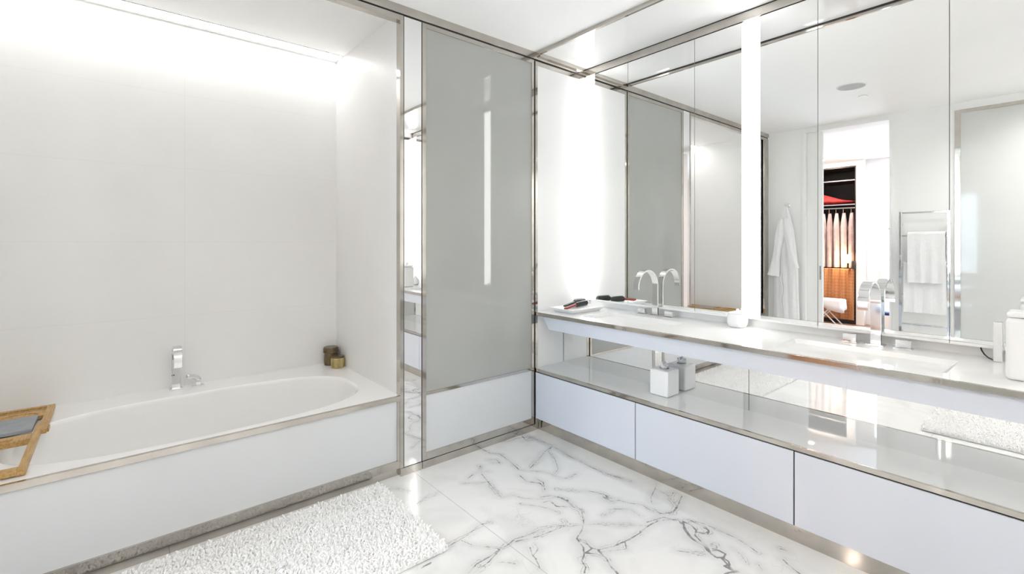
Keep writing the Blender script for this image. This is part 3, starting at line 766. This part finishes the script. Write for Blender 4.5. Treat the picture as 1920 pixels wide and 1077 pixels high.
# towel ladder
tl = thing('towel_ladder', (W + .05, -1.575, 0), 'chrome ladder towel rail on the wall beside the doorway', 'towel rail')
XL = W + .08
b = BM(); bx(b, XL - .012, XL + .012, -1.392, -1.368, .30, 1.735, .002); bx(b, XL - .012, XL + .012, -1.782, -1.758, .30, 1.735, .002); fin('uprights', b, chrome, tl)
for z in (1.723, 1.477, 1.164, .846, .535, .33):
    b = BM(); bx(b, XL - .010, XL + .010, -1.760, -1.390, z - .009, z + .009, .002); fin('rung', b, chrome, tl)
for y in (-1.38, -1.77):
    for z in (.45, 1.60):
        b = BM(); bx(b, W + .0005, XL - .012, y - .009, y + .009, z - .009, z + .009, .001); fin('wall_bracket', b, chrome, tl)
def towel(y0, y1, zr, zf, zbk, label, seed, xo=.026):
    b = BM(); n = 26; th = .018; loops = []
    pth = [(XL + xo, zf)] + [(XL + xo, zf + (zr - zf) * k / 8) for k in range(1, 8)] + [(XL + (xo - .026) / 2 + (xo + .026) / 2 * math.cos(a), zr + .012 + .024 * math.sin(a)) for a in np.linspace(0, math.pi, 8)] + [(XL - .026, zr - (zr - zbk) * k / 6) for k in range(1, 7)]
    top, bot = [], []
    rows = []
    for k, (x, z) in enumerate(pth):
        a = pth[max(k - 1, 0)]; c = pth[min(k + 1, len(pth) - 1)]; tx, tz = c[0] - a[0], c[1] - a[1]; l = math.hypot(tx, tz) + 1e-9
        nx, nz = tz / l, -tx / l; row = []
        for i in range(n):
            y = y0 + (y1 - y0) * i / (n - 1); wv = .0035 * math.sin(i * .8 + seed) * min(1, (abs(z - zr)) * 5)
            row.append(((x + wv, y, z + .004 * math.sin(i * .5 + seed) * (1 if k == 0 else 0)), (x + nx * th * .5 + wv, y, z + nz * th * .5)))
        rows.append(row)
    V = [[(b.verts.new(p), b.verts.new(q)) for p, q in row] for row in rows]
    m = len(rows)
    for k in range(m - 1):
        for i in range(n - 1):
            for s in (0, 1): b.faces.new((V[k][i][s], V[k][i + 1][s], V[k + 1][i + 1][s], V[k + 1][i][s]))
        for i in (0, n - 1): b.faces.new((V[k][i][0], V[k][i][1], V[k + 1][i][1], V[k + 1][i][0]))
    for k in (0, m - 1):
        for i in range(n - 1): b.faces.new((V[k][i][0], V[k][i][1], V[k][i + 1][1], V[k][i + 1][0]))
    return tag(fin('towel', b, terry, None, 60), label, 'towel', 'white towels on the ladder rail')
towel(-1.450, -1.748, 1.477, .985, 1.25, 'white bath towel on an upper rung of the towel rail', 1, .056)
towel(-1.412, -1.753, 1.164, .665, .90, 'white towel hanging below the other one on the towel rail', 2)
# shower door in the left wall
sd = thing('shower_door', (W, -2.26, 0), 'pale frosted shower door with metal frame, reflected at the right of the mirrors', 'glass door')
def yz_frame(bm, y0, y1, z0, z1, x0, x1, ws, wb, wt):
    bx(bm, x0, x1, y0, y0 + ws, z0, z1, .001); bx(bm, x0, x1, y1 - ws, y1, z0, z1, .001)
    bx(bm, x0, x1, y0 + ws, y1 - ws, z0, z0 + wb, .001); bx(bm, x0, x1, y0 + ws, y1 - ws, z1 - wt, z1, .001)
b = BM(); yz_frame(b, -2.72, -1.803, .0, 2.755, W - .03, W + .008, .045, .08, .035); fin('frame', b, nickel, sd)
b = BM(); bx(b, W - .022, W - .006, -2.675, -1.848, .08, 2.72); fin('glass_pane', b, frost2_m, sd)
sbox('wall_shower_back', (W - .9, W - .14, -2.72, -1.803, -.0, .04), paint)
# pocket door leaf showing in the opening
pdl = thing('sliding_door', (W - .07, -.52, 0), 'white sliding door standing partly open in the doorway', 'door')
b = BM(); bx(b, W - .09, W - .05, -.606, -.439, .008, 2.767, .002); fin('leaf', b, paint, pdl)
b = BM(); bx(b, W - .0515, W - .046, -.592, -.570, .95, 1.12, .001); fin('pull', b, chrome, pdl)

# ceiling speaker and sprinkler
sp = thing('ceiling_speaker', (-1.61, -1.285, CEIL), 'round flush speaker in the ceiling, seen in the mirror', 'speaker')
b = BM(); lathe(b, -1.61, -1.285, [(.118, CEIL), (.116, CEIL - .004), (.106, CEIL - .005)], 48); fin('rim', b, paint, sp)
b = BM(); lathe(b, -1.61, -1.285, [(.105, CEIL - .005), (.104, CEIL - .0065), (.05, CEIL - .0068)], 48); fin('grille', b, pmat('speaker_mesh', (.45, .45, .45), .7), sp)
sk = thing('sprinkler_cover', (-2.03, -1.27, CEIL), 'small round sprinkler cover in the ceiling', 'sprinkler')
b = BM(); lathe(b, -2.03, -1.27, [(.02, CEIL), (.02, CEIL - .004), (.038, CEIL - .0045), (.037, CEIL - .007), (.01, CEIL - .0075)], 40); fin('cover', b, ceil_m, sk)

# added ceiling fill lights near the rear wall, made up to brighten the room
added_fill_e = emis('added_fill_lens', (1.0, .99, .97), 12)
for x in (-2.55, -1.95):
    for y in (-2.62, -3.15):
        t = thing('downlight', (x, y, CEIL), 'added flush round ceiling fill light ' + ('in the front row, ' if y > -3 else 'in the row by the rear wall, ') + ('nearer the shower wall' if x < -2.2 else 'nearer the vanity'), 'ceiling light', 'added bathroom fill lights')
        b = BM(); lathe(b, x, y, [(.060, CEIL), (.059, CEIL - .004), (.048, CEIL - .005)], 32); fin('rim', b, paint, t)
        b = BM(); lathe(b, x, y, [(.047, CEIL - .005), (.046, CEIL - .007), (.02, CEIL - .0075)], 32); fin('lens', b, added_fill_e, t)
        area('downlight_beam', (x, y, CEIL - .012), (0, 0, 0), .09, .09, 2.7, (1, .985, .96), spread=R(150))  # lamp of the added fill light

# ------------------------------------------------------------------ bedroom beyond the doorway
BX = -6.20
sbox('floor_bedroom', (-7.0, W - .2, -3.6, 1.6, -.02, .0), floor_wood)
sbox('ceiling_bedroom', (-7.0, W - .2, -3.6, 1.6, CEIL, CEIL + .1), ceil_m)
sbox('wall_bedroom_near', (W - .20, W - .141, 0.001, 1.6, 0, CEIL), paint)
sbox('wall_bedroom_near_end', (W - .20, W - .141, -3.6, -2.73, 0, CEIL), paint)
sbox('wall_bedroom_side', (-7.0, W - .14, 1.6, 1.7, 0, CEIL + .1), paint)
sbox('wall_bedroom_end', (-7.0, W - .14, -3.7, -3.6, 0, CEIL + .1), paint)
b = BM()
bx(b, BX - .15, BX, -.285, -.172, 0, CEIL); bx(b, BX - .15, BX, .60, 1.6, 0, CEIL); bx(b, BX - .15, BX, -.172, .60, 2.735, CEIL)
bx(b, BX - .30, BX - .15, -.457, -.27, 0, CEIL); bx(b, BX - .30, BX - .15, -3.6, -2.04, 0, CEIL); bx(b, BX - .30, BX - .15, -2.04, -.457, 2.72, CEIL)
struct(fin('wall_bedroom_far', b, paint))
b = BM(); yz_frame(b, -2.04, -.457, 0, 2.72, BX - .24, BX - .17, .05, .06, .05); bx(b, BX - .24, BX - .17, -1.27, -1.23, .06, 2.67); w2_ = struct(fin('window_1', b, paint))
b = BM(); bx(b, BX - .212, BX - .206, -1.99, -.507, .06, 2.67); sub('glass_pane', b, win_glass, w2_, w2_)
# built-in wardrobe
cl = thing('wardrobe', (BX - .35, .21, 0), 'dark open wardrobe in the bedroom, seen in the mirror through the doorway', 'wardrobe')
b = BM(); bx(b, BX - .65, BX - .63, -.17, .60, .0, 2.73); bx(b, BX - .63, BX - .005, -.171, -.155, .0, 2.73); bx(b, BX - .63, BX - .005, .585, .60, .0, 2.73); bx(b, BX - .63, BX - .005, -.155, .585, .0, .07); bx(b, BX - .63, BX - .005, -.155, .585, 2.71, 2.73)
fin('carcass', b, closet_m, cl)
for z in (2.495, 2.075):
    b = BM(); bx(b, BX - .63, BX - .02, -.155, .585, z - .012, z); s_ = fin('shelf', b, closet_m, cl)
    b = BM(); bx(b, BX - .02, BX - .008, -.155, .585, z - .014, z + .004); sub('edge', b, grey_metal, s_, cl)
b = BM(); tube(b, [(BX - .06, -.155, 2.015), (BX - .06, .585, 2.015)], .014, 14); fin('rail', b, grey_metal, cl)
def cloth_stack(y0, y1, z, h, mat, label):
    b = BM(); loops = []
    for k in range(8):
        f = k / 7; s = math.sin(math.pi * min(max(f, .05), .95)) ** .35
        lp = [(BX - .30 + .22 * s * math.cos(2 * math.pi * i / 30) * (1 + .05 * math.sin(4 * i + k)), (y0 + y1) / 2 + (y1 - y0) / 2 * s * math.sin(2 * math.pi * i / 30), z + h * f * (1.0 + .5 * math.sin(2 * math.pi * i / 30) * f)) for i in range(30)]
        loops.append(lp)
    rings(b, loops); return tag(fin('folded_blanket', b, mat, None, 60), label, 'blanket')
cloth_stack(-.14, .56, 2.076, .14, red_cloth, 'red blanket folded on the wardrobe shelf')
def garment(y, mat, label, zt=1.93, zb=.97, hw=.043, seed=0):
    b = BM(); loops = []
    for k in range(12):
        f = k / 11; z = zt + (zb - zt) * f; sh = min(1, .12 + f * 5)
        lp = [(BX - .10 + .075 * sh * math.cos(2 * math.pi * i / 30), y + hw * min(1, .5 + f * 2) * math.sin(2 * math.pi * i / 30) * (1 + .18 * math.sin(6 * 2 * math.pi * i / 30 + seed + 3 * f)), z) for i in range(30)]
        loops.append(lp)
    rings(b, loops)
    tube(b, [(BX - .06, y, 1.93), (BX - .06, y, 1.98), (BX - .055, y, 2.0)], .003, 6)
    tag(fin('garment', b, mat, None, 60), label, 'garment', 'clothes hanging in the wardrobe')
for i, (y, m, lab) in enumerate([(-.085, pink_cloth, 'pale pink garment hanging at the right end of the wardrobe rail'), (.03, cream_cloth, 'cream garment second from the right on the wardrobe rail'),
        (.14, cream_cloth, 'cream garment in the middle of the wardrobe rail'), (.245, pink_cloth, 'dusty pink garment left of the cream ones in the wardrobe'), (.345, cream_cloth, 'cream coat near the left end of the wardrobe rail'), (.45, dark_cloth, 'dark garment at the left end of the wardrobe rail')]):
    garment(y, m, lab, seed=i)
# warm lamp on a dark box
bxo = thing('bedside_box', (BX + .10, -.10, .86), 'small dark box by the glowing lamp before the wardrobe', 'box')
# brown quilted drape across the lower wardrobe
b = BM(); n = 60; V = []
for i in range(n):
    y = -.15 + .72 * i / (n - 1); x = BX + .02 + .016 * math.sin(i * .55) + .008 * math.sin(i * 1.3)
    V.append((b.verts.new((x - .02, y, .955)), b.verts.new((x, y, .94)), b.verts.new((x + .012, y, .5)), b.verts.new((x + .02, y, .075)), b.verts.new((x - .0, y, .075)), b.verts.new((x - .02, y, .94))))
for i in range(n - 1):
    for k in range(6): b.faces.new((V[i][k], V[i + 1][k], V[i + 1][(k + 1) % 6], V[i][(k + 1) % 6]))
b.faces.new(V[0]); b.faces.new(list(reversed(V[-1])))
tag(fin('quilted_drape', b, quilt, None, 60), 'orange-brown quilted drape hanging in the lower wardrobe', 'drape')
bpy.data.objects.remove(bxo)
lp_ = thing('wardrobe_lamp', (BX - .02, -.05, .95), 'small glowing lamp in the wardrobe above the brown drape', 'lamp')
b = BM(); lathe(b, BX + .045, -.075, [(.028, 1.06), (.030, 1.065), (.022, 1.20), (.018, 1.20)], 24); fin('shade', b, amber, lp_)
b = BM(); tube(b, [(BX + .045, -.075, .965), (BX + .045, -.075, 1.06)], .006, 8); lathe(b, BX + .045, -.075, [(.03, .9555), (.03, .965), (.02, .967)], 24); fin('base', b, black_m, lp_)
l = bpy.data.lights.new('lamp_bulb', 'POINT'); l.energy = 3; l.color = (1, .66, .42); l.shadow_soft_size = .03
lo = bpy.data.objects.new('lamp_bulb', l); lo.location = (BX + .11, -.03, 1.13); COL.objects.link(lo)
tag(box('dark_box', (BX + .003, BX + .05, -.168, -.118, .956, 1.09), black_m, None, .002), 'small dark box right of the wardrobe lamp', 'box')
# folding stand with white cloth
st = thing('folding_stand', (BX + .34, .16, 0), 'white folding stand under the cloth in the bedroom', 'stand')
for s in (-1, 1):
    for xx in (BX + .22, BX + .46):
        b = BM(); tube(b, [(xx, .16 + s * .19, .006), (xx, .16 - s * .19, .42)], .010, 8); fin('leg', b, paint, st)
b = BM(); bx(b, BX + .20, BX + .48, -.05, .37, .42, .435, .003); fin('top', b, paint, st)
b = BM(); loops = []
for z, g_, wob in ((.4365, 0.0, 0), (.437, .02, 0), (.425, .03, .2), (.36, .034, .6), (.28, .038, 1.0)):
    lp = []
    for i in range(80):
        a = 2 * math.pi * i / 80; c, s = math.cos(a), math.sin(a); k = (abs(c) ** 8 + abs(s) ** 8) ** (-1 / 8)
        e = g_ + wob * .012 * math.sin(9 * a)
        lp.append((BX + .34 + (.145 + e) * k * c, .16 + (.215 + e) * k * s, z + (.05 * math.sin(2 * a + .6) * wob if z < .4 else 0)))
    loops.append(lp)
b2 = list(reversed(loops)); rings(b, b2, cap0=False, cap1=True)
o = fin('white_cloth', b, terry, None, 60); so = o.modifiers.new('thick', 'SOLIDIFY'); so.thickness = .006; so.offset = 1
tag(o, 'white cloth draped over the folding stand in the bedroom', 'cloth')
# low bench with navy cushion at the window
tag(box('window_bench', (BX - .149, BX + .10, -1.0, -.47, .0, .215), paint, None, .004), 'low white bench below the bedroom window', 'bench')
tag(box('seat_cushion', (BX - .14, BX + .09, -.99, -.48, .216, .262), navy, None, .012, 3), 'navy blue cushion on the low white bench', 'cushion')
# branches outside
b = BM(); rnd = random.Random(5)
def branch(p, d, L_, r, dep):
    pts = [Vector(p)]; 
    for k in range(5):
        d = (d + Vector((rnd.uniform(-.12, .12), rnd.uniform(-.25, .25), rnd.uniform(-.05, .15)))).normalized(); pts.append(pts[-1] + d * L_ / 5)
    tube(b, pts, [r * (1 - .14 * k) for k in range(6)], 6)
    if dep:
        for k in (2, 3, 4, 5): branch(pts[k], (d + Vector((rnd.uniform(-.3, .3), rnd.choice((-1, 1)) * rnd.uniform(.4, .9), rnd.uniform(-.1, .5)))).normalized(), L_ * .6, r * .5, dep - 1)
for k in range(3): branch((-7.9, -1.1 + k * .5, -.2), Vector((0, rnd.uniform(-.2, .2), 1)), 1.5, .016, 2)
tag(fin('garden_bush', b, bark, None, 60), 'bare twiggy shrub outside the bedroom window', 'shrub')
# bedroom downlights
for (x, y, lab) in ((-5.087, -.681, 'bedroom ceiling downlight nearer the window'), (-5.77, .211, 'bedroom ceiling downlight in front of the wardrobe')):
    t = thing('downlight', (x, y, CEIL), lab, 'ceiling light', 'bedroom downlights')
    b = BM(); lathe(b, x, y, [(.055, CEIL), (.054, CEIL - .004), (.042, CEIL - .005)], 32); fin('rim', b, paint, t)
    b = BM(); lathe(b, x, y, [(.04, CEIL - .005), (.039, CEIL - .007), (.02, CEIL - .0075)], 32); fin('lens', b, spot_e, t)
    area('downlight_beam', (x, y, CEIL - .012), (0, 0, 0), .08, .08, 13, (1, .80, .68))
